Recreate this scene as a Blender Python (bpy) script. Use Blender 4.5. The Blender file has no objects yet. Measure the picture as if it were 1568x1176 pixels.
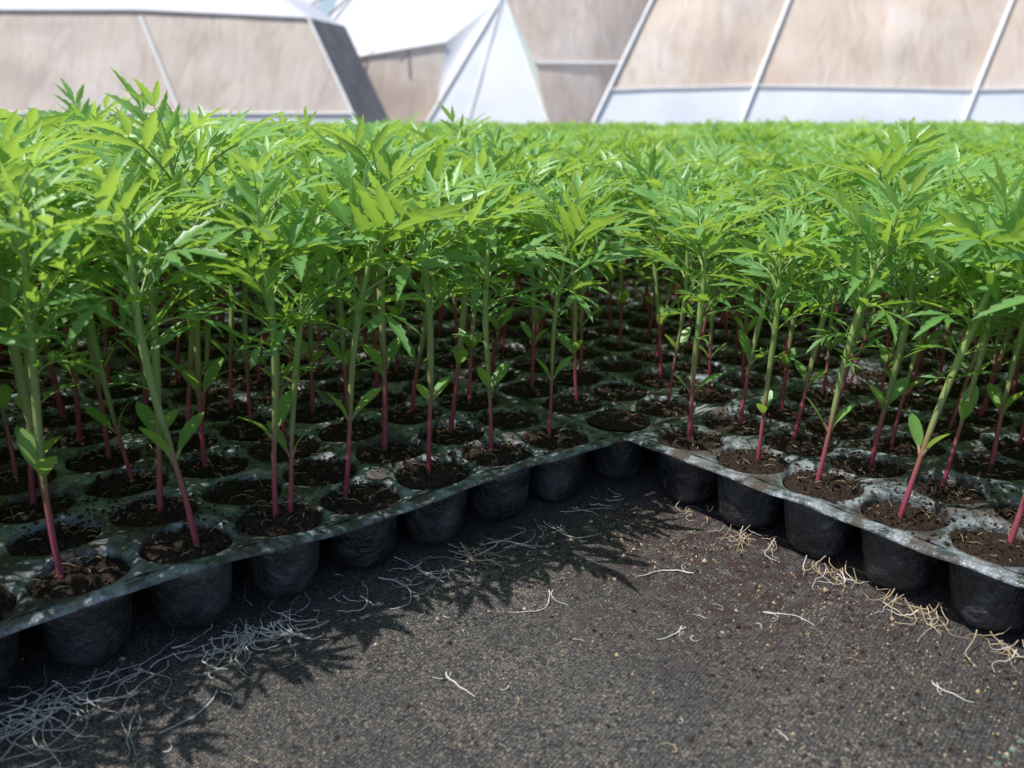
import bpy, math, random
import numpy as np
from mathutils import Vector, Matrix, noise
random.seed(7); rng=np.random.default_rng(7)
scene=bpy.context.scene
scene.view_settings.view_transform='Standard'
scene.view_settings.look='None'
scene.view_settings.exposure=0
def link(o,parent=None):
    scene.collection.objects.link(o)
    if parent is not None: o.parent=parent
    return o
def empty(name,loc=(0,0,0)):
    o=bpy.data.objects.new(name,None); o.location=loc; o.empty_display_size=.1
    return link(o)
# ---------------------------------------------------------------- materials
class NT:
    def __init__(s,name):
        s.m=bpy.data.materials.new(name); s.m.use_nodes=True
        s.t=s.m.node_tree; s.t.nodes.clear()
        s.out=s.n('ShaderNodeOutputMaterial')
    def n(s,typ,**k):
        nd=s.t.nodes.new(typ)
        for a,b in k.items(): setattr(nd,a,b)
        return nd
    def l(s,a,b): s.t.links.new(a,b)
    def coord(s): return s.n('ShaderNodeTexCoord').outputs['Object']
    def noise(s,vec,scale,detail=4,rough=.55,dist=0):
        n=s.n('ShaderNodeTexNoise'); n.inputs['Scale'].default_value=scale
        n.inputs['Detail'].default_value=detail; n.inputs['Roughness'].default_value=rough
        n.inputs['Distortion'].default_value=dist
        s.l(vec,n.inputs['Vector']); return n.outputs['Fac']
    def ramp(s,fac,stops):
        r=s.n('ShaderNodeValToRGB'); e=r.color_ramp.elements
        while len(e)<len(stops): e.new(.5)
        for i,(p,c) in enumerate(stops):
            e[i].position=p; e[i].color=(c,c,c,1) if isinstance(c,(int,float)) else (*c,1)
        s.l(fac,r.inputs['Fac']); return r.outputs['Color']
    def mix(s,fac,a,b,bt='MIX'):
        m=s.n('ShaderNodeMix',data_type='RGBA',blend_type=bt)
        for sock,v in ((m.inputs[0],fac),(m.inputs[6],a),(m.inputs[7],b)):
            if isinstance(v,(int,float)): sock.default_value=v
            elif isinstance(v,tuple): sock.default_value=(*v,1)
            else: s.l(v,sock)
        return m.outputs[2]
    def math(s,op,a,b=0.):
        m=s.n('ShaderNodeMath',operation=op)
        for sock,v in ((m.inputs[0],a),(m.inputs[1],b)):
            if isinstance(v,(int,float)): sock.default_value=v
            else: s.l(v,sock)
        return m.outputs[0]
    def bump(s,h,dist,strength=1.):
        b=s.n('ShaderNodeBump'); b.inputs['Distance'].default_value=dist
        b.inputs['Strength'].default_value=strength; s.l(h,b.inputs['Height']); return b.outputs['Normal']
    def bsdf(s,col,rough=.6,normal=None,spec=.5):
        p=s.n('ShaderNodeBsdfPrincipled')
        if isinstance(col,tuple): p.inputs['Base Color'].default_value=(*col,1)
        else: s.l(col,p.inputs['Base Color'])
        if isinstance(rough,(int,float)): p.inputs['Roughness'].default_value=rough
        else: s.l(rough,p.inputs['Roughness'])
        p.inputs['Specular IOR Level'].default_value=spec
        if normal is not None: s.l(normal,p.inputs['Normal'])
        return p.outputs[0]
    def translucent(s,col,sh,fac):
        t=s.n('ShaderNodeBsdfTranslucent')
        if isinstance(col,tuple): t.inputs[0].default_value=(*col,1)
        else: s.l(col,t.inputs[0])
        m=s.n('ShaderNodeMixShader'); m.inputs[0].default_value=fac
        s.l(sh,m.inputs[1]); s.l(t.outputs[0],m.inputs[2]); return m.outputs[0]
    def done(s,sh): s.l(sh,s.out.inputs[0]); return s.m

def mat_leaf():
    N=NT('marigold_leaf')
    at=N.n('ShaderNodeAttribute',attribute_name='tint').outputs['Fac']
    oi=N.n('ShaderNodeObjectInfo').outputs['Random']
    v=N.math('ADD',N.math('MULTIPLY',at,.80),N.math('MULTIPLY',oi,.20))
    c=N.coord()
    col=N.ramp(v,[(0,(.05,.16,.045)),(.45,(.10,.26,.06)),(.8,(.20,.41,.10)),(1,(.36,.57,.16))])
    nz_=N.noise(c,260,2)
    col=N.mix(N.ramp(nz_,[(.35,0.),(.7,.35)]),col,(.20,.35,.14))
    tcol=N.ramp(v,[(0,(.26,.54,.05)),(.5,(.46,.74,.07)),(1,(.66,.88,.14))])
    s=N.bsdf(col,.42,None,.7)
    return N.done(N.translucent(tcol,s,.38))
def mat_stem():
    N=NT('marigold_stem'); c=N.coord()
    sep=N.n('ShaderNodeSeparateXYZ'); N.l(c,sep.inputs[0])
    nz_=N.noise(c,60,2); nf=N.noise(c,700,2)
    at=N.n('ShaderNodeAttribute',attribute_name='tint').outputs['Fac']
    z=N.math('ADD',sep.outputs[2],N.math('MULTIPLY',N.math('SUBTRACT',at,.5),-.026))
    z=N.math('ADD',z,N.math('MULTIPLY',N.math('SUBTRACT',nz_,.5),.018))
    f=N.math('MULTIPLY',z,8.)
    col=N.ramp(f,[(0,(.33,.045,.095)),(.20,(.44,.085,.14)),(.36,(.38,.16,.12)),(.50,(.33,.38,.15)),(1,(.34,.52,.14))])
    col=N.mix(N.ramp(nf,[(.4,0.),(.8,.35)]),col,(.30,.20,.13))
    s=N.bsdf(col,.42,None,.5)
    return N.done(N.translucent(col,s,.25))
def mat_tray():
    N=NT('black_tray_plastic'); c=N.coord()
    sep=N.n('ShaderNodeSeparateXYZ'); N.l(c,sep.inputs[0])
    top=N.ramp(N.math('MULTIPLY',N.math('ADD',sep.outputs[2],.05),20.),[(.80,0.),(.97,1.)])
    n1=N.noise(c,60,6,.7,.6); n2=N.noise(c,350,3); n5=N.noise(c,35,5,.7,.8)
    dust=N.ramp(n1,[(.42,0.),(.62,.9)])  # real dust plus grey-blue lit highlights painted into the tray top colour
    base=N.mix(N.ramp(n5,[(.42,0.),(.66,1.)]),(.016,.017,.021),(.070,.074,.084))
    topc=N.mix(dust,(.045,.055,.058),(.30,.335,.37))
    ns=N.noise(c,26,5,.7)
    sm=N.ramp(ns,[(.50,0.),(.57,1.)])
    topc=N.mix(N.math('MULTIPLY',sm,N.ramp(n2,[(.25,.5),(.6,1.)])),topc,(.055,.038,.028))
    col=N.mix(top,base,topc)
    rough=N.ramp(n1,[(.3,.20),(.7,.42)])
    rough=N.math('MAXIMUM',rough,N.math('MULTIPLY',sm,.8))
    b=N.bump(N.math('ADD',N.math('MULTIPLY',n2,.3),N.noise(c,110,4,.6,1.)),.0030,.9)
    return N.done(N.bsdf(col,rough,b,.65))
def mat_soil(name,a,b_,c_):
    N=NT(name); c=N.coord()
    n=N.noise(c,500,5,.7); n2=N.noise(c,1500,2)
    col=N.ramp(n,[(.3,a),(.55,b_),(.75,c_)])
    b=N.bump(N.math('ADD',n,n2),.003,1.)
    return N.done(N.bsdf(col,.9,b,.15))
def mat_ground():
    N=NT('woven_weed_mat'); c=N.coord()
    mp=N.n('ShaderNodeMapping'); mp.inputs['Rotation'].default_value=(0,0,math.radians(38)); N.l(c,mp.inputs[0])
    v=mp.outputs[0]
    w=[]
    for d in 'XY':
        t=N.n('ShaderNodeTexWave',bands_direction=d); t.inputs['Scale'].default_value=170 if d=='X' else 260
        t.inputs['Distortion'].default_value=3.2; t.inputs['Detail'].default_value=3
        t.inputs['Detail Scale'].default_value=.7
        N.l(v,t.inputs['Vector']); w.append(t.outputs['Fac'])
    weave=N.math('MULTIPLY',w[0],w[1])
    n1=N.noise(c,11,6,.7); n2=N.noise(c,120,8,.85); n3=N.noise(c,800,3,.7); n4=N.noise(c,420,5,.8); n6=N.noise(c,4.5,4,.6)
    base=N.mix(weave,(.050,.052,.058),(.24,.24,.25))
    dust=N.math('MULTIPLY',N.ramp(n1,[(.38,.2),(.62,1.)]),N.ramp(n2,[(.46,0.),(.58,.85)]))
    col=N.mix(dust,base,(.25,.215,.18))
    gr=N.ramp(n3,[(.54,0.),(.60,1.)])
    col=N.mix(N.math('MULTIPLY',gr,N.ramp(n1,[(.35,.45),(.65,1.)])),col,(.62,.51,.39))
    col=N.mix(N.ramp(n4,[(.42,.92),(.48,0.)]),col,(.022,.021,.023))
    col=N.mix(N.ramp(n6,[(.42,.35),(.62,0.)]),col,(.06,.055,.055))
    vm=N.n('ShaderNodeVectorMath',operation='DISTANCE'); N.l(c,vm.inputs[0]); vm.inputs[1].default_value=(.13,.455,0)
    near=N.ramp(vm.outputs['Value'],[(.03,1.),(.15,0.)])
    st=N.math('MULTIPLY',near,N.ramp(N.noise(c,90,6,.75),[(.45,0.),(.58,.9)]))
    col=N.mix(st,col,(.075,.036,.035))
    sep=N.n('ShaderNodeSeparateXYZ'); mp2=N.n('ShaderNodeMapping'); mp2.vector_type='TEXTURE'
    mp2.inputs['Location'].default_value=(.158,.262,0); mp2.inputs['Rotation'].default_value=(0,0,math.radians(38)); N.l(c,mp2.inputs[0])
    N.l(mp2.outputs[0],sep.inputs[0])
    ln=N.math('LESS_THAN',N.math('ABSOLUTE',sep.outputs[1]),.0009)
    ds=N.math('GREATER_THAN',N.math('SINE',N.math('MULTIPLY',sep.outputs[0],900.)),-.1)
    k=N.math('MULTIPLY',N.math('MULTIPLY',ln,ds),N.ramp(n2,[(.4,.2),(.6,.8)]))
    col=N.mix(k,col,(.32,.52,.42))
    h=N.math('ADD',N.math('MULTIPLY',weave,.8),N.math('ADD',N.math('MULTIPLY',n3,.6),N.math('ADD',n2,n4)))
    b=N.bump(h,.0020,.95)
    return N.done(N.bsdf(col,N.ramp(n2,[(.3,.45),(.6,.8)]),b,.45))
def simple(name,a,b_,scale,rough=.6,tr=None,bd=.001,sc2=None):
    N=NT(name); c=N.coord(); n=N.noise(c,scale,5,.6,.3)
    col=N.mix(N.ramp(n,[(.35,0.),(.68,1.)]),a,b_)
    s=N.bsdf(col,rough,N.bump(n,bd,.6),.3)
    if tr: s=N.translucent(col,s,tr)
    return N.done(s)
def mat_net(name,a,b_,tr=.35,pale=(.86,.82,.79)):
    N=NT(name); c=N.coord()
    mp=N.n('ShaderNodeMapping'); mp.inputs['Scale'].default_value=(1.,.5,.28); mp.inputs['Rotation'].default_value=(0,.5,0); N.l(c,mp.inputs[0])
    n=N.noise(mp.outputs[0],2.4,5,.6,1.2); n2=N.noise(c,.9,4,.55,.6); n3=N.noise(mp.outputs[0],7,3,.5,.4)
    col=N.mix(N.ramp(n,[(.36,0.),(.66,1.)]),a,b_)
    col=N.mix(N.ramp(n2,[(.48,0.),(.64,.6)]),col,pale)
    col=N.mix(N.ramp(n3,[(.58,0.),(.70,.45)]),col,tuple(x*.78 for x in a))
    s=N.bsdf(col,.55,N.bump(n,.05,.7),.3)
    return N.done(N.translucent(col,s,tr))
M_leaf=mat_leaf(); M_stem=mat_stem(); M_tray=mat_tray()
M_soil=mat_soil('peat_soil',(.016,.012,.010),(.065,.045,.034),(.19,.135,.09))
M_crumb=mat_soil('coco_crumb',(.04,.02,.016),(.10,.055,.042),(.21,.125,.085))
M_ground=mat_ground()
M_root=simple('white_root',(.55,.52,.47),(.78,.76,.72),120,.5,.15,.0003)
M_straw=simple('dry_fibre',(.40,.29,.16),(.62,.50,.33),150,.7,.1,.0003)
M_beige=mat_net('beige_shade_net',(.68,.54,.44),(.76,.64,.54),.12,(.80,.74,.68))
M_brown=mat_net('brown_shade_net',(.56,.465,.40),(.65,.56,.49),.12,(.72,.65,.60))
M_white=simple('white_greenhouse_film',(.70,.73,.79),(.80,.82,.85),1.1,.4,.12,.03)
M_white2=simple('pale_greenhouse_film',(.66,.67,.72),(.77,.77,.79),1.3,.4,.12,.03)
M_pole=simple('painted_frame',(.74,.74,.75),(.84,.84,.84),6,.45,None,.002)
M_dark=simple('dark_rib_shaded_wall',(.18,.17,.17),(.27,.26,.26),3,.7,.1,.02)  # dark roof ribs; also a side wall whose shade is painted in

def mesh_np(name,V,F,mats,mi=None,tint=None,smooth=True):
    V=np.asarray(V,dtype=np.float32); F=np.asarray(F,dtype=np.int32)
    me=bpy.data.meshes.new(name)
    nf,k=F.shape
    me.vertices.add(len(V)); me.vertices.foreach_set('co',V.ravel())
    me.loops.add(nf*k); me.loops.foreach_set('vertex_index',F.ravel())
    me.polygons.add(nf); me.polygons.foreach_set('loop_start',np.arange(nf,dtype=np.int32)*k)
    try: me.polygons.foreach_set('loop_total',np.full(nf,k,dtype=np.int32))
    except Exception: pass
    for m in mats: me.materials.append(m)
    if mi is not None: me.polygons.foreach_set('material_index',np.asarray(mi,dtype=np.int32))
    me.polygons.foreach_set('use_smooth',np.full(nf,smooth,dtype=bool))
    if tint is not None:
        a=me.attributes.new('tint','FLOAT','POINT'); a.data.foreach_set('value',np.asarray(tint,dtype=np.float32))
    me.update(calc_edges=True); me.validate()
    return me
# ---------------------------------------------------------------- plants
class PB:
    def __init__(s): s.V=[];s.F=[];s.M=[];s.T=[];s.n=0
    def add(s,V,F,m,t):
        V=np.asarray(V); F=np.asarray(F)
        s.V.append(V); s.F.append(F+s.n); s.M.append(np.full(len(F),m)); 
        s.T.append(np.full(len(V),t) if np.isscalar(t) else np.asarray(t)); s.n+=len(V)
    def arrays(s): return np.vstack(s.V),np.vstack(s.F),np.concatenate(s.M),np.concatenate(s.T)
def unit(v): v=np.asarray(v,float); return v/(np.linalg.norm(v)+1e-12)
def tube(pb,P,R,sides,m,t,flute=0.):
    P=np.asarray(P); n=len(P); V=[]
    T=np.gradient(P,axis=0)
    ref=np.array([.3,.9,.1])
    for i in range(n):
        t_=unit(T[i]); a=unit(np.cross(t_,ref)); b=np.cross(t_,a)
        for k in range(sides):
            th=2*math.pi*k/sides; r=R[i]*(1+(flute if k%2 else 0))
            V.append(P[i]+r*(a*math.cos(th)+b*math.sin(th)))
    F=[(i*sides+k,i*sides+(k+1)%sides,(i+1)*sides+(k+1)%sides,(i+1)*sides+k) for i in range(n-1) for k in range(sides)]
    pb.add(V,F,m,t)
def blade(pb,P0,D,S,Nn,L,W,t,ns=11,serr=.26,fold=.40,droop=.25,peak=.40,rnd=False):
    ts=np.linspace(0,1,ns); V=[]
    for i,u in enumerate(ts):
        prof=(u/peak)**.75 if u<peak else max(0,(1-(u-peak)/(1-peak)))**.8
        if rnd: prof=max(0,math.sin(math.pi*min(1,u**1.25)))**.6 if u>.02 else .1
        w=W*.5*max(prof,.03)
        sh=0
        if serr>0 and 0<i<ns-1:
            if i%2: w*=1-serr
            else: sh=.04
        c=P0+D*(L*u)-Nn*(droop*L*u*u)
        e=D*(sh*L)
        V+= [c+S*w+Nn*(fold*w)+e, c, c-S*w+Nn*(fold*w)+e]
    F=[]
    for i in range(ns-1):
        a=3*i; F+=[(a,a+1,a+4,a+3),(a+1,a+2,a+5,a+4)]
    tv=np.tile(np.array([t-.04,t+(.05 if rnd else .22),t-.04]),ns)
    pb.add(V,F,0,np.clip(tv,0,1))
def leaf(pb,base,az,elev,L,pairs,t,R,curl=.9,wid=.255):
    h=np.array([math.cos(az),math.sin(az),0]); up=np.array([0,0,1.]); side=np.array([-math.sin(az),math.cos(az),0])
    roll=R.uniform(-.4,.4)
    n=9; pts=[np.array(base,float)]; tan=[]; e=elev
    sw=R.uniform(-.3,.3)
    for i in range(n):
        d=unit(h*math.cos(e)+up*math.sin(e)+side*sw*i/n); tan.append(d)
        pts.append(pts[-1]+d*L*.68/n); e-=curl*1.0/n
    tan.append(tan[-1]); pts=np.array(pts)
    tube(pb,pts[:-1],np.linspace(.0008,.00035,n)*(L/.06)**.5,4,1,0.)
    def frame(u):
        i=min(int(u*n),n-1); f=u*n-i
        P=pts[i]*(1-f)+pts[i+1]*f; T=unit(tan[i]); S=unit(np.cross(up,T)) if abs(T[2])<.98 else side
        Nn=np.cross(T,S); S2=S*math.cos(roll)+Nn*math.sin(roll); N2=np.cross(T,S2)
        return P,T,S2,N2
    us=np.linspace(.32,.88,pairs)
    for k,u in enumerate(us):
        P,T,S,Nn=frame(u)
        ll=L*(.32+.18*math.sin(math.pi*(k+.9)/(pairs+.4)))*R.uniform(.85,1.12)
        for sg in (1,-1):
            a=math.radians(R.uniform(36,54)-12*k/pairs)
            D=unit(T*math.cos(a)+S*sg*math.sin(a)+Nn*R.uniform(-.05,.40))
            Sd=unit(np.cross(Nn,D)); Nd=np.cross(D,Sd)
            rr=R.uniform(-.4,.4); Sd,Nd=Sd*math.cos(rr)+Nd*math.sin(rr),Nd*math.cos(rr)-Sd*math.sin(rr)
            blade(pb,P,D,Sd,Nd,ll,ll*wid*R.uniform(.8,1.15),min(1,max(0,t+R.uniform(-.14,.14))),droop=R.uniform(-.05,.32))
    P,T,S,Nn=frame(.97)
    blade(pb,P-T*L*.05,T,S,Nn,L*.50,L*.50*wid*.95,t,ns=13,droop=R.uniform(.0,.28))
def make_plant(seed,H=1.0):
    R=random.Random(seed); pb=PB()
    lean=R.uniform(0,.016); la=R.uniform(0,6.28); k=R.uniform(-.5,.5)
    def sp(z):
        u=z/.17
        return np.array([math.cos(la)*lean*u*u+.0045*math.sin(u*5+la)*u, math.sin(la)*lean*u*u+.004*math.sin(u*4+k)*u, z])
    zs=np.concatenate([np.linspace(-.004,.05,7),np.linspace(.058,.166,12)])
    q=R.uniform(.82,1.08)
    rs=[q*(.00165-.0003*(z/.05)) if z<.05 else q*(.0016+.0006*math.sin(min(1,(z-.05)/.06)*1.6)-.0012*max(0,(z-.11)/.056)) for z in zs]
    tube(pb,[sp(z) for z in zs],rs,10,1,R.uniform(0,1),.12)
    az=R.uniform(0,6.28); zc=R.uniform(.036,.050)
    for sg in (0,1):
        a=az+sg*math.pi+R.uniform(-.2,.2); el=R.uniform(.75,1.3)
        h=np.array([math.cos(a),math.sin(a),0]); D=unit(h*math.cos(el)+np.array([0,0,math.sin(el)]))
        S=np.array([-math.sin(a),math.cos(a),0]); Nn=np.cross(D,S); Nn=Nn if Nn[2]>0 else -Nn
        L=R.uniform(.018,.024); P0=sp(zc)
        tube(pb,[P0,P0+D*.004,P0+D*.008],[.0012,.0011,.0010],5,1,0.)
        blade(pb,P0+D*.005,D,S,Nn,L,L*.42,R.uniform(.8,1.),ns=11,serr=0,fold=.18,droop=R.uniform(.0,.30),rnd=True)
    az+=math.pi/2
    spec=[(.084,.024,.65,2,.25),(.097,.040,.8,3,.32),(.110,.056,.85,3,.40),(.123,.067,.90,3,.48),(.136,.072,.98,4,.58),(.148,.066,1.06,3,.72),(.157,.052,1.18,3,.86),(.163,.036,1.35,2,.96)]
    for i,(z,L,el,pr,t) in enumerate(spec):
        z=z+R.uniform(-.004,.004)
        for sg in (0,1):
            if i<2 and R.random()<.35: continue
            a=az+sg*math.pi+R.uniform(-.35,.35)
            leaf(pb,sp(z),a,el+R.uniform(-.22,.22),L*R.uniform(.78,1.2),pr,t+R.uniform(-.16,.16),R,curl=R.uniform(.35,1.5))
        if i in (1,2,3):
            for j in range(2):
                if R.random()<.4: continue
                a=az+j*math.pi+R.uniform(-.3,.3)
                leaf(pb,sp(z+.001),a,R.uniform(.9,1.3),R.uniform(.016,.028),1,t+.3,R,curl=.5)
        az+=math.pi/2+R.uniform(-.2,.2)
    return pb.arrays()
variants=[make_plant(100+i) for i in range(14)]
plant_meshes=[mesh_np('marigold_plant_mesh',V,F,[M_leaf,M_stem],Mi,T) for V,F,Mi,T in variants]
# ---------------------------------------------------------------- tray mesh
P_=.0485; NU,NW=14,7; TH=.042
def nz(x,y,s,seed=0): return noise.noise(Vector((x*s+seed,y*s-seed,seed*.37)))
def tray_mesh(seed):
    V=[];F=[];key={}
    def vid(x,y,z):
        k=(round(x,5),round(y,5),round(z,5))
        if k not in key: key[k]=len(V); V.append([x,y,z])
        return key[k]
    seg=32; rings=[(.0226,.0002),(.0219,-.0008),(.0214,-.0040),(.0205,-.0120),(.0190,-.0260),(.0172,-.0345),(.0142,-.0390),(.0080,-.0405),(.0008,-.0400)]
    for iu in range(NU):
        for iw in range(NW):
            cx=(iu+.5)*P_; cy=(iw+.5)*P_
            prev=[]
            for k in range(seg):
                th=2*math.pi*k/seg+math.pi/4; c,s=math.cos(th),math.sin(th); m=max(abs(c),abs(s))
                x=cx+c/m*P_/2; y=cy+s/m*P_/2
                d=math.hypot(c/m,s/m)-1
                prev.append(vid(x,y,.0010+.0026*d))
            for r,z in rings:
                cur=[]
                for k in range(seg):
                    th=2*math.pi*k/seg+math.pi/4
                    w=0
                    if z<-.01: w=.0020*nz(cx*40+math.cos(th)*1.4,cy*40+math.sin(th)*1.4+z*60,1.,seed)
                    cur.append(vid(cx+(r+w)*math.cos(th),cy+(r+w)*math.sin(th),z))
                for k in range(seg): F.append((prev[k],prev[(k+1)%seg],cur[(k+1)%seg],cur[k]))
                prev=cur
    W,Hh=NU*P_,NW*P_; per=[]
    n1,n2=NU*8,NW*8
    for i in range(n1): per.append((W*i/n1,0))
    for i in range(n2): per.append((W,Hh*i/n2))
    for i in range(n1): per.append((W-W*i/n1,Hh))
    for i in range(n2): per.append((0,Hh-Hh*i/n2))
    prof=[(0,.0012),(.0030,.0007),(.0060,.0001),(.0067,-.0005),(.0068,-.0016)]
    rows=[]
    for off,z in prof:
        row=[]
        for (x,y) in per:
            ox=0;oy=0
            if x<1e-9: ox=-off
            if x>W-1e-9: ox=off
            if y<1e-9: oy=-off
            if y>Hh-1e-9: oy=off
            if ox and oy: ox*=.75; oy*=.75
            row.append(vid(x+ox,y+oy,z))
        rows.append(row)
    n=len(per)
    for a,b in zip(rows[:-1],rows[1:]):
        for k in range(n): F.append((a[k],a[(k+1)%n],b[(k+1)%n],b[k]))
    V=np.array(V)
    for v in V:
        f=1.0 if v[2]>-.03 else .3
        v[2]+=f*(.0036*nz(v[0],v[1],9,seed)+.0013*nz(v[0],v[1],45,seed))
        if v[2]>-.006: v[0]+=.0010*nz(v[0],v[1],30,seed+5); v[1]+=.0010*nz(v[0],v[1],30,seed+9)
    V[:,2]=np.maximum(V[:,2],-.0408)
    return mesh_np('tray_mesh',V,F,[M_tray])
def chunk(pb,x,y,z,s,R,m):
    a=R.uniform(0,6.28); ca,sa=math.cos(a)*s,math.sin(a)*s; e=R.uniform(.5,1.1); h=s*R.uniform(.5,1.)
    V=[(x+ca,y+sa,z),(x-sa*e,y+ca*e,z+h*.2),(x-ca,y-sa,z),(x+sa*e,y-ca*e,z-h*.1),(x+ca*.4,y+sa*.3,z+h),(x-sa*.5,y+ca*.4,z+h*.8),(x-ca*.4,y-sa*.5,z+h*.9),(x+sa*.4,y-ca*.5,z+h)]
    F=[(0,1,5,4),(1,2,6,5),(2,3,7,6),(3,0,4,7),(4,5,6,7)]
    pb.add(V,F,m,0.)
def soil_mesh(seed):
    R=random.Random(seed); pb=PB(); seg,nr=20,9
    for iu in range(NU):
        for iw in range(NW):
            cx=(iu+.5)*P_; cy=(iw+.5)*P_; lvl=R.uniform(-.0045,.0)
            V=[];F=[]
            for j in range(nr+1):
                r=.0216*j/nr
                for k in range(seg):
                    th=2*math.pi*k/seg; x=cx+r*math.cos(th);y=cy+r*math.sin(th)
                    z=lvl+.0026*(1-(j/nr)**2)+.0034*nz(x,y,140,seed)+.0026*nz(x,y,400,seed+3)
                    z=min(z,.005 if j<nr-1 else -.001)
                    V.append((x,y,z))
            for j in range(nr):
                for k in range(seg): F.append((j*seg+k,j*seg+(k+1)%seg,(j+1)*seg+(k+1)%seg,(j+1)*seg+k))
            pb.add(V,F,0,0.)
            for q in range(110):
                r=.0228*math.sqrt(R.random()); th=R.uniform(0,6.28); s=R.uniform(.0004,.0017)
                x=cx+r*math.cos(th);y=cy+r*math.sin(th)
                chunk(pb,x,y,lvl+.0026*(1-(r/.0213)**2)+.0034*nz(x,y,140,seed)+.0026*nz(x,y,400,seed+3)+s*.4,s,R,1 if R.random()<.4 else 0)
            for q in range(14):
                r=.019*math.sqrt(R.random()); th=R.uniform(0,6.28); a=R.uniform(0,6.28); L=R.uniform(.002,.008)
                p=np.array([cx+r*math.cos(th),cy+r*math.sin(th),lvl+.0040]); d=np.array([math.cos(a),math.sin(a),R.uniform(-.1,.35)])
                tube(pb,[p,p+d*L*.5+[0,0,.0008],p+d*L],[.00014]*3,3,2,0.)
    for q in range(9500):
        x=R.uniform(0,NU*P_); y=R.uniform(0,NW*P_)
        if nz(x,y,14,seed+1)<-.07: continue
        s=R.uniform(.0003,.0016); chunk(pb,x,y,.0016+.0036*nz(x,y,9,seed-1),s,R,0 if R.random()<.6 else 1)
    A=pb.arrays()
    return mesh_np('soil_mesh',A[0],A[1],[M_soil,M_crumb,M_straw],A[2],smooth=False)
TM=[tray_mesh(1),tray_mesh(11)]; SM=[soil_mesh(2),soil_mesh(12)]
# ---------------------------------------------------------------- layout
ANG=math.radians(39.0); U=np.array([math.cos(ANG),math.sin(ANG)]); Wv=np.array([-math.sin(ANG),math.cos(ANG)])
def world(a,b): return U*a+Wv*b
crop=empty('marigold_seedlings')
TW,TL=NU*P_,NW*P_
GA=.0110; GB=.0128
A0=.4235-P_/2; B0=.4040-P_/2
def sstep(a,b,x):
    t=min(1,max(0,(x-a)/(b-a))); return t*t*(3-2*t)
def height_field(x,y):
    f=.985-.135*sstep(-.22,.14,x)
    t=sstep(.75,1.6,y)
    return f*(1-t)+.865*t
def block(seed):
    R=random.Random(seed); VV=[];FF=[];MM=[];TT=[];n=0
    for iu in range(NU):
        for iw in range(NW):
            V,F,Mi,T=variants[R.randrange(len(variants))]
            s=R.gauss(1,.085); a=R.uniform(0,6.28); c,sn=math.cos(a)*s,math.sin(a)*s
            tx,ty=R.gauss(0,.08),R.gauss(0,.08)
            X=V[:,0]*c-V[:,1]*sn; Y=V[:,0]*sn+V[:,1]*c; Z=V[:,2]*s
            X=X+Z*tx+(iu+.5)*P_; Y=Y+Z*ty+(iw+.5)*P_
            VV.append(np.stack([X,Y,Z],1)); FF.append(F+n); MM.append(Mi); TT.append(np.clip(T+R.uniform(-.18,.18),0,1)); n+=len(V)
    return mesh_np('crop_block_mesh',np.vstack(VV),np.vstack(FF),[M_leaf,M_stem],np.concatenate(MM),np.concatenate(TT))
BM=[block(5),block(6)]
Rr=random.Random(99); ntray=0; nplant=0
def add_plant(x,y,z,tiltx,tilty,s,vi=None):
    global nplant
    o=bpy.data.objects.new('seedling',plant_meshes[Rr.randrange(14) if vi is None else vi])
    o.location=(x,y,z)
    o.rotation_euler=(Matrix.Rotation(tiltx,4,'Y')@Matrix.Rotation(-tilty,4,'X')@Matrix.Rotation(Rr.uniform(0,6.28),4,'Z')).to_euler()
    o.scale=(s*Rr.uniform(.93,1.05),)*2+(s,)
    link(o,crop); nplant+=1
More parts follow.
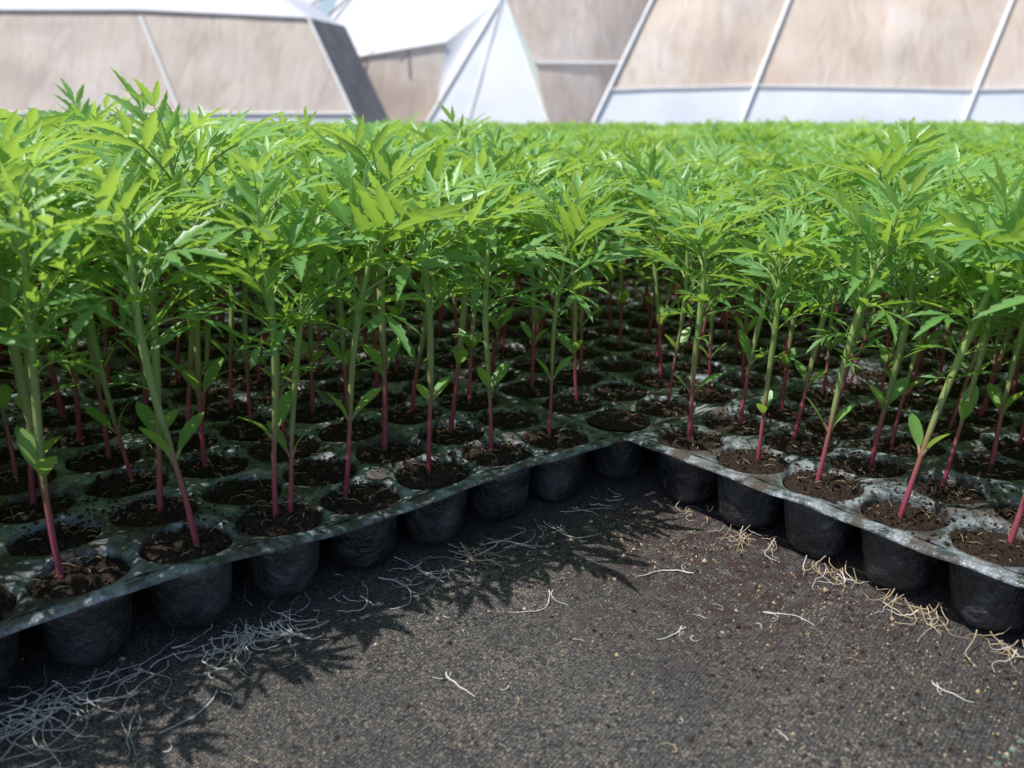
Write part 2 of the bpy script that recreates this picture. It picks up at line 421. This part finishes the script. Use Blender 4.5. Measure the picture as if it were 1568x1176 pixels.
for i in range(-4,12):
    for j in range(-9,26):
        if i<0 and j<0: continue
        a=A0+i*(TW+GA); b=B0+j*(TL+GB)
        if i<0: a=(.3634+P_/2)-TW+(i+1)*(TW+GA)
        if i>=0 and j<0:
            a=.4305-P_/2+i*(TW+GA); b=(.345+P_/2)-TL+(j+1)*(TL+GB)
        c=world(a+TW/2,b+TL/2)
        if c[1]>5.0 or c[1]<-.1 or abs(c[0])>c[1]*.66+.55: continue
        ta=ANG+Rr.uniform(-.006,.006)*(0 if (i in(-1,0) and j in(-1,0)) else 1)
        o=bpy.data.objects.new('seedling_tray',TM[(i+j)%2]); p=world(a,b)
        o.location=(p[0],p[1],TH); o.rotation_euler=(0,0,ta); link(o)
        so=bpy.data.objects.new('potting_soil',SM[(i+j)%2]); link(so,o)
        ntray+=1
        d=math.hypot(c[0],c[1])
        if d<1.35:
            for iu in range(NU):
                for iw in range(NW):
                    q=world(a+(iu+.5)*P_,b+(iw+.5)*P_)
                    if i==0 and j==0 and iu==0 and iw==0: continue
                    tx=Rr.gauss(0,.07); ty=Rr.gauss(0,.07); jx,jy=Rr.gauss(0,.003),Rr.gauss(0,.003)
                    s=Rr.gauss(1,.07)
                    if i==-1 and j==0 and iw==0:
                        k=NU-1-iu
                        L={0:(-.004,.06),1:(-.004,.03),2:(-.002,.02),3:(-.008,.14),4:(-.001,.02),5:(.006,-.10),6:(-.008,-.05),7:(0,0.05)}.get(k)
                        if L: jx,tx=L; ty=Rr.uniform(-.04,.03); jy=-.002; s=(.95,.97,1.,1.,1.,1.,1.,1.)[k]
                    elif i==0 and j==-1 and iu==0:
                        k=NW-1-iw
                        L={0:(-.001,.03),1:(.003,.03),2:(-.004,.13),3:(-.002,.19),4:(.004,.16)}.get(k)
                        if L: jx,tx=L; ty=Rr.uniform(-.06,.02); jy=0; s=(.97,.90,1.05,1.06,1.05)[k]
                    elif i>=0 and j<0: tx+=.08
                    elif Rr.random()<.10: continue
                    add_plant(q[0]+jx,q[1]+jy,TH-.001,tx,ty,height_field(q[0],q[1])*s)
                    if Rr.random()<.05 or (i==-1 and j==0 and iw==0 and NU-1-iu==4):
                        add_plant(q[0]+jx+.006,q[1]+jy+.006,TH-.001,tx+Rr.gauss(0,.06),ty+.05,height_field(q[0],q[1])*s*.9)
        else:
            bo=bpy.data.objects.new('seedling_block',BM[Rr.randrange(2)]); flip=Rr.random()<.5
            if flip:
                p2=world(a+TW,b+TL); bo.location=(p2[0],p2[1],TH-.002); bo.rotation_euler=(0,0,ta+math.pi)
            else: bo.location=(p[0],p[1],TH-.002); bo.rotation_euler=(0,0,ta)
            hf=height_field(c[0],c[1])*Rr.uniform(.96,1.04); bo.scale=(1,1,hf)
            link(bo,crop)
print('trays',ntray,'plants',nplant)
# ---------------------------------------------------------------- ground
g=np.sinh(np.linspace(-1,1,301)*9)/np.sinh(9)*250
gx=g+.05; gy=g+.35
X,Y=np.meshgrid(gx,gy,indexing='ij')
Z=np.zeros_like(X)
def gz(x,y): return -.0010+.0026*nz(x,y,14,3)+.0007*nz(x,y,60,4)
for a in range(301):
    for b in range(301):
        x,y=X[a,b],Y[a,b]
        if abs(x)<1.2 and abs(y-.35)<1.2: Z[a,b]=gz(x,y)
idx=np.arange(301*301).reshape(301,301)
F=np.stack([idx[:-1,:-1],idx[1:,:-1],idx[1:,1:],idx[:-1,1:]],-1).reshape(-1,4)
link(bpy.data.objects.new('ground',mesh_np('ground_mesh',np.stack([X,Y,Z],-1).reshape(-1,3),F,[M_ground])))
# ---------------------------------------------------------------- debris
R=random.Random(31); pb=PB()
def nearpt(a,b): w=world(a,b); return w[0],w[1]
for q in range(6500):
    t=R.random()
    if t<.5: x,y=nearpt(.40-abs(R.gauss(0,.06)),R.uniform(.10,.36))
    elif t<.62: x,y=nearpt(R.uniform(0,.4),.365-abs(R.gauss(0,.04)))
    else: x,y=R.uniform(-.35,.45),R.uniform(.15,.55)
    s=R.uniform(.0002,.0007) if R.random()<.95 else R.uniform(.0008,.0017)
    chunk(pb,x,y,gz(x,y)+s*.15,s,R,0 if R.random()<.75 else 1)
V_,F_,M_,T_=pb.arrays()
link(bpy.data.objects.new('soil_crumbs',mesh_np('soil_crumbs_mesh',V_,F_,[M_crumb,M_straw],M_,smooth=False)))
def rootcurve(pts_list,name,mat):
    cu=bpy.data.curves.new(name,'CURVE'); cu.dimensions='3D'; cu.bevel_depth=1.; cu.bevel_resolution=1; cu.use_fill_caps=True
    for pts,r in pts_list:
        sp=cu.splines.new('POLY'); sp.points.add(len(pts)-1)
        for k,p in enumerate(pts):
            sp.points[k].co=(p[0],p[1],p[2]+gz(p[0],p[1]),1); sp.points[k].radius=r*(1-.6*k/len(pts))
    cu.materials.append(mat); return link(bpy.data.objects.new(name,cu))
def wander(x,y,z,ang,L,R,curl=.35,lift=.003):
    n=14; pts=[]; dr=0
    for k in range(n):
        pts.append((x,y,max(.0004,z)))
        dr=dr*.6+R.gauss(0,curl); ang+=dr*.5
        x+=math.cos(ang)*L/n; y+=math.sin(ang)*L/n; z=z*.72+R.uniform(0,lift)*.35
    return pts
roots=[];straw=[]
down=math.atan2(-Wv[1],-Wv[0]); left=math.atan2(-U[1],-U[0])
def clump(a,b,n,ang,spread,L,rr,dst,R,z=.006):
    for q in range(n):
        x,y=nearpt(a+R.gauss(0,spread),b+R.gauss(0,.006))
        dst.append((wander(x,y,R.uniform(.001,z),ang+R.gauss(0,.95),L*R.uniform(.25,1.2),R,.42),rr*R.uniform(.45,1.3)))
for k,(n,L) in {0:(5,.030),1:(8,.040),2:(12,.035),3:(12,.042),4:(5,.03),5:(56,.040),6:(10,.04),7:(46,.046),8:(40,.05)}.items():
    clump(.3634-(k-.35)*P_,.376,n,down+.2,.012,L,.00030,roots,R)
clump(.3634-2*P_,.373,16,down+.2,.008,.030,.00028,straw,R)
for k,n in {0:6,1:20,2:16,3:20,4:16}.items():
    x=.431-.012
    for q in range(n):
        xx,yy=nearpt(x-.008+R.gauss(0,.004),.345-k*P_-.020+R.gauss(0,.009))
        (roots if q%4==0 else straw).append((wander(xx,yy,R.uniform(.001,.010),left+R.gauss(0,1.2),R.uniform(.010,.026),R,.45),.00029*R.uniform(.6,1.3)))
for (x,y,an,L) in [(-.075,.275,2.6,.03),(.02,.42,5.0,.04),(.085,.385,4.3,.02),(.10,.44,2.9,.035),(.13,.40,5.3,.03),(-.03,.345,4.5,.025),(.19,.34,4.9,.02),(-.02,.26,5.2,.02),(.21,.30,4.6,.018),(-.13,.33,4.9,.035),(-.16,.315,4.7,.03)]:
    roots.append((wander(x,y,.001,an,L,R,.35,.001),R.uniform(.0003,.0005)))
    roots.append((wander(x+.002,y,.001,an+R.uniform(-.8,.8),L*.5,R,.35,.001),R.uniform(.0002,.0003)))
for q in range(80):
    x,y=R.uniform(-.3,.4),R.uniform(.2,.5); (straw if q%3 else roots).append((wander(x,y,.001,R.uniform(0,6.28),R.uniform(.004,.012),R,.4,.001),R.uniform(.00015,.0003)))
rootcurve(roots,'exposed_roots',M_root); rootcurve(straw,'dry_root_fibres',M_straw)
# ---------------------------------------------------------------- greenhouses
def sheet(name,pts,mat,parent,nu=24,nv=14,sag=.05):
    p=[np.array(q,float) for q in pts]; V=[]
    nn=unit(np.cross(p[1]-p[0],p[3]-p[0]))
    for i in range(nu+1):
        for j in range(nv+1):
            u,v=i/nu,j/nv
            q=p[0]*(1-u)*(1-v)+p[1]*u*(1-v)+p[2]*u*v+p[3]*(1-u)*v
            w=sag*16*u*(1-u)*v*(1-v)*(.35+.8*nz(q[0]+q[1],q[2],1.3,len(name)))
            V.append(q+nn*w)
    F=[(i*(nv+1)+j,(i+1)*(nv+1)+j,(i+1)*(nv+1)+j+1,i*(nv+1)+j+1) for i in range(nu) for j in range(nv)]
    link(bpy.data.objects.new(name,mesh_np(name,V,F,[mat])),parent)
def bar(name,a,b,r,parent,mat=None,off=(0,-.03,0)):
    pb=PB(); a=np.array(a)+off; b=np.array(b)+off
    tube(pb,[a+(b-a)*t for t in np.linspace(0,1,5)],[r]*5,8,0,0.)
    V,F,_,_=pb.arrays(); link(bpy.data.objects.new(name,mesh_np(name,V,F,[mat or M_pole])),parent)
G=empty('shade_net_greenhouse',(0,0,0))
def rp(c,s,z): return (c+s*z,12+.5*z,z)
ribs=[(.96,.52),(2.93,.46),(5.85,.52),(8.9,.52),(12.0,.5)]
def zs_(k): return .64+(.05 if k%2 else 0)
for k in range(4):
    (c0,s0),(c1,s1)=ribs[k],ribs[k+1]
    sheet('skirt_panel',[rp(c0,s0,0),rp(c1,s1,0),rp(c1,s1,zs_(k+1)),rp(c0,s0,zs_(k))],M_white,G,sag=.03)
    sheet('net_panel',[rp(c0,s0,zs_(k)),rp(c1,s1,zs_(k+1)),rp(c1,s1,2.5),rp(c0,s0,2.5)],M_beige,G,sag=.13)
    a=rp(c0,s0,2.5); b=rp(c1,s1,2.5)
    sheet('roof_panel',[a,b,(b[0],17,4.4),(a[0]+1.0,17,4.4)],M_white,G,sag=.08)
    bar('rail',rp(c0,s0,zs_(k)),rp(c1,s1,zs_(k+1)),.015,G); bar('rail',a,b,.03,G)
for c,s in ribs: bar('frame_post',rp(c,s,0),rp(c,s,2.5),.026,G)
a=rp(.96,.52,0); b=rp(.96,.52,2.5)
sheet('side_panel',[(a[0]+2.2,19,0),a,b,(b[0]+1.6,18,2.5)],M_white2,G)
sheet('gable_panel',[(b[0]+1.6,18,2.5),b,(b[0]+1.0,17,4.4),(b[0]+1.05,17.05,4.4)],M_white2,G)
G=empty('shade_net_greenhouse',(0,0,0))
def lp(c,s,z): return (c+s*z,14+.4*z,z)
ribs=[(-12.5,-.45),(-8.9,-.45),(-4.95,-.46),(-2.28,-.50)]
LT=1.90
for k in range(3):
    (c0,s0),(c1,s1)=ribs[k],ribs[k+1]
    e=-.12 if k==2 else 0
    sheet('skirt_panel',[lp(c0,s0,0),lp(c1,s1,0),lp(c1,s1,.35),lp(c0,s0,.35)],M_white2,G,sag=.02)
    sheet('net_panel',[lp(c0,s0,.35),lp(c1,s1,.35),lp(c1,s1,LT+e),lp(c0,s0,LT)],M_brown,G,sag=.10)
    a=lp(c0,s0,LT); b=lp(c1,s1,LT+e)
    sheet('roof_panel',[a,b,(b[0]-(2.4 if k==2 else 0),19,3.3),(a[0],19,3.3)],M_white,G,sag=.08)
    bar('rail',a,b,.025,G)
    bar('rail',lp(c0,s0,.35),lp(c1,s1,.35),.02,G)
for c,s in ribs: bar('frame_post',lp(c,s,0),lp(c,s,LT-.1),.026,G)
a=lp(-2.28,-.5,0); b=lp(-2.28,-.5,LT-.12)
sheet('side_panel',[a,(a[0]+.30,15.6,0),(b[0]+.30,16.2,LT-.1),b],M_dark,G,sag=.02)  # wall turned from the sun, its shade put into the dark colour
sheet('gable_panel',[b,(b[0]+.30,16.2,LT-.1),(b[0]-2.3,19,3.3),(b[0]-2.4,19,3.3)],M_white2,G,sag=.02)
G=empty('shade_net_greenhouse',(0,0,0))
ap=(-.17,18.6,2.6); bl=(-1.75,17.3,0); br=(.75,17.3,0)
xs=[-9.5,-6.6,-3.9,-1.55]
for k in range(3):
    x0,x1=xs[k],xs[k+1]; e=.35 if k==2 else 0
    sheet('net_panel',[(x0,18,0),(x1,18,0),(x1+.25*(k==2),18.2,1.35+e),(x0,18.2,1.30)],M_beige,G,sag=.06)
    sheet('roof_panel',[(x0,18.2,1.30),(x1+.25*(k==2),18.2,1.35+e),(x1+1.2*(k==2),21,4.4),(x0+.8,21,4.4)],M_white2,G,sag=.1)
    bar('rail',(x0,18.2,1.30),(x1+.25*(k==2),18.2,1.35+e),.025,G)
    bar('roof_rib',(x1-.6,18.2,1.35),(x1+.9,19.8,3.0),.022,G,M_dark,(0,-.16,0))
    bar('roof_rib',(x0+.9,18.2,1.3),(x1+.3,19.6,2.8),.018,G,M_dark,(0,-.16,0))
sheet('bay_panel',[bl,br,ap,(ap[0]-.02,ap[1],ap[2])],M_white,G,nu=16,nv=16,sag=.04)
bar('bay_rib',bl,ap,.03,G); bar('bay_rib',br,ap,.03,G); bar('bay_rib',(-.9,17.3,0),ap,.015,G)
sheet('bay_side',[(-1.55,18.0,0),bl,ap,(-1.30,18.2,1.7)],M_white2,G,sag=.02)
sheet('bay_roof',[(-1.30,18.2,1.7),ap,(.3,21,4.4),(-.35,21,4.4)],M_white2,G,sag=.04)
sheet('net_panel',[br,(3.0,19.5,0),(3.0,19.6,1.40),(.45,17.85,1.30)],M_brown,G,sag=.05)
sheet('net_panel',[(.45,17.85,1.30),(3.0,19.6,1.40),(3.4,20.3,3.0),(-.17,18.6,2.6)],M_brown,G,sag=.08)
sheet('roof_panel',[(-.17,18.6,2.6),(3.4,20.3,3.0),(3.3,22,4.6),(.3,21,4.4)],M_white,G,sag=.08)
bar('rail',(.45,17.85,1.30),(3.0,19.6,1.40),.03,G); bar('rail',ap,(3.4,20.3,3.0),.03,G)
# ---------------------------------------------------------------- camera
cam=bpy.data.cameras.new('camera'); co=bpy.data.objects.new('camera',cam); link(co)
cam.lens=36*1340/1568; cam.sensor_width=36; cam.clip_start=.01; cam.clip_end=2000
co.location=(0,0,.242); co.rotation_euler=(math.radians(90-16.74),0,0)
cam.dof.use_dof=True; cam.dof.focus_distance=.50; cam.dof.aperture_fstop=10
scene.camera=co
# ---------------------------------------------------------------- light
EL=math.radians(62)
S=Vector((-.93,-.37,0)).normalized()*math.cos(EL)+Vector((0,0,math.sin(EL)))
sl=bpy.data.lights.new('sun','SUN'); sl.energy=5.0; sl.angle=math.radians(.5); sl.color=(1,.97,.92)
so=bpy.data.objects.new('sun',sl); so.rotation_euler=(-S).to_track_quat('-Z','Y').to_euler(); so.location=(0,0,5); link(so)
w=bpy.data.worlds.new('World'); scene.world=w; w.use_nodes=True; nt=w.node_tree
bg=nt.nodes['Background']; sk=nt.nodes.new('ShaderNodeTexSky'); sk.sky_type='NISHITA'; sk.sun_disc=False
sk.sun_elevation=EL; sk.sun_rotation=math.atan2(S.x,S.y)%(2*math.pi)
nt.links.new(sk.outputs[0],bg.inputs[0]); bg.inputs[1].default_value=.15
